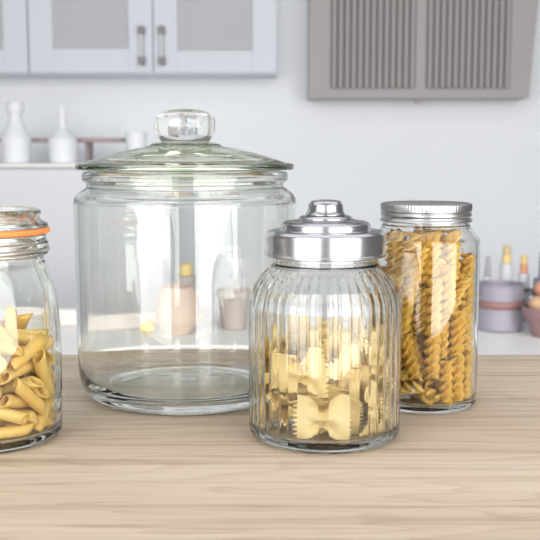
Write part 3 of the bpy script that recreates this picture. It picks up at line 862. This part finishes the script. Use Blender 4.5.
# fruit bowl
D = 2.62; u = mpp(D); xb_ = spot(546, D); r = 24*u
t = empty('bowl', (xb_, D, S0), 'low brown bowl of bread and tomatoes at the right photo edge', 'bowl')
hb = hgt(306, D) 
mesh_obj('body', lathe(fillet([(0, 0), (r*.5, 0, .005), (r*.95, hb*.75, .03), (r, hb, .003), (r*.94, hb, .003), (r*.85, hb*.6, .02), (r*.45, .012, .01), (0, .012)]), 40), M['bowlbrown'], t)
for k, (dx, dy, dz, rr, mt, nm, lb, ct) in enumerate((
        (-.022, -.010, hb+.006, .026, 'crust', 'bread_roll', 'tan bread roll at the front left of the brown bowl', 'bread'),
        (.030, .008, hb+.010, .027, 'red', 'tomato', 'red tomato at the right of the brown bowl', 'tomato'),
        (.004, .034, hb+.040, .026, 'orange', 'tomato', 'orange red tomato topmost in the brown bowl', 'tomato'))):
    o = mesh_obj(nm, lathe(spline([(0, -rr*.8), (rr*.6, -rr*.72), (rr, -rr*.1), (rr*.85, rr*.55), (rr*.35, rr*.82), (0, rr*.70)], 5), 24), M[mt])
    o.location = (xb_+dx, D+dy, S0+dz); tag(o, lb, ct, 'food in the brown bowl')

# things seen through the big jar
D = 2.78
t = empty('bread_board', (spot(95, D), D, S0), 'pale wooden board leaning low behind the big jar', 'board')
w = 62*mpp(D)
bm = bmesh.new(); box(bm, -w, w, -.02, .02, 0, hgt(308, D), .010); mesh_obj('board', bm, M['board'], t, smooth=False)
D = 2.60; u = mpp(D)
hj = hgt(284, D); r = 24*u
t = empty('jug', (spot(176, D), D, S0), 'tan clay jug seen through the big empty jar', 'jug')
mesh_obj('body', lathe(fillet([(0, 0), (r*.55, 0, .01), (r, hj*.40, .04), (r*.92, hj*.8, .03), (r*.75, hj, .003), (r*.66, hj, .003), (r*.8, hj*.7, .03), (r*.5, .02), (0, .02)]), 48), M['clay'], t)
bm = bmesh.new(); tube(bm, [(r*.85, 0, hj*.88), (r*1.2, 0, hj*.85), (r*1.32, 0, hj*.65), (r*1.2, 0, hj*.45), (r*.95, 0, hj*.35)], .007, 8)
mesh_obj('handle', bm, M['clay'], t)
t = empty('pepper_mill', (spot(186, 2.74), 2.74, S0), 'grey mill with yellow top behind the tan clay jug', 'mill')
D = 2.74; u = mpp(D)
h1, h2 = hgt(274, D), hgt(262, D)
mesh_obj('body', lathe(fillet([(0, 0), (13*u, 0, .004), (8*u, h1*.5, .03), (11*u, h1, .006), (0, h1)]), 32), M['taupe'], t)
mesh_obj('top', lathe(fillet([(0, h1+.0005), (8*u, h1+.0005, .004), (7*u, h2, .010), (0, h2)]), 32), M['yellow'], t)
D = 2.66; u = mpp(D); rr = 9*u
o = mesh_obj('lemon', lathe(spline([(0, -rr*1.25), (rr*.35, -rr*1.05), (rr*.9, -rr*.5), (rr, 0), (rr*.9, rr*.5), (rr*.35, rr*1.05), (0, rr*1.25)], 5), 24), M['lemon'])
o.location = (spot(143, D), D, S0+rr); o.rotation_euler = (0, PI/2, .5); tag(o, 'yellow lemon left of the tan clay jug', 'lemon')
D = 2.76; u = mpp(D); r = 20*u; hp = hgt(287, D)
t = empty('clay_pot', (spot(240, D), D, S0), 'taupe clay pot between the big jar and the ribbed jar', 'pot')
mesh_obj('body', lathe(fillet([(0, 0), (r*.7, 0, .01), (r*.95, hp*.85, .02), (r*1.05, hp*.87, .003), (r*1.05, hp, .004), (r*.92, hp, .004), (r*.6, .02, .01), (0, .02)]), 40), M['taupe'], t)

# ------------------------------------------------------------------ light: two tall windows behind the camera, soft daylight all round, plus an added overhead fill
def area(name, loc, rot, sx, sy, L, col):
    l = bpy.data.lights.new(name, 'AREA'); l.shape = 'RECTANGLE'; l.size = sx; l.size_y = sy
    l.energy = L*PI*sx*sy; l.color = col
    o = bpy.data.objects.new(name, l); C.objects.link(o); o.location = loc; o.rotation_euler = rot
    return o
LW = 5.2
area('window_light', (-1.45, -.75, 1.40), (PI/2, 0, 0), 2.14, 2.1, LW, (1, .985, .96))
area('window_light', (1.62, -.75, 1.40), (PI/2, 0, 0), 2.62, 2.1, LW, (1, .985, .96))
area('overhead_fill', (0, 1.0, 2.62), (0, 0, 0), 4.4, 2.2, 1.15, (.95, .97, 1))  # added fill that brightens the back wall and table, not an actual ceiling lamp
w = bpy.data.worlds.new('World'); SC.world = w; w.use_nodes = True
bg = w.node_tree.nodes['Background']; bg.inputs[0].default_value = (.92, .955, 1, 1); bg.inputs[1].default_value = .18

# ------------------------------------------------------------------ camera
cd = bpy.data.cameras.new('Camera'); cam = bpy.data.objects.new('Camera', cd); C.objects.link(cam)
cam.location = (0, 0, CAM_Z); cam.rotation_euler = (PI/2 - PITCH, 0, 0)
cd.sensor_width = 36; cd.lens = 36*F/540
cd.clip_start = .02
cd.dof.use_dof = True; cd.dof.focus_distance = .80; cd.dof.aperture_fstop = 16
SC.camera = cam
SC.view_settings.view_transform = 'Standard'; SC.view_settings.look = 'None'
SC.view_settings.exposure = 0.2; SC.view_settings.gamma = 1
SC.cycles.use_denoising = True
SC.cycles.max_bounces = 24; SC.cycles.transmission_bounces = 20; SC.cycles.glossy_bounces = 8; SC.cycles.diffuse_bounces = 4
SC.cycles.caustics_refractive = True; SC.cycles.caustics_reflective = True
SC.cycles.sample_clamp_indirect = 6
SC.cycles.blur_glossy = .3
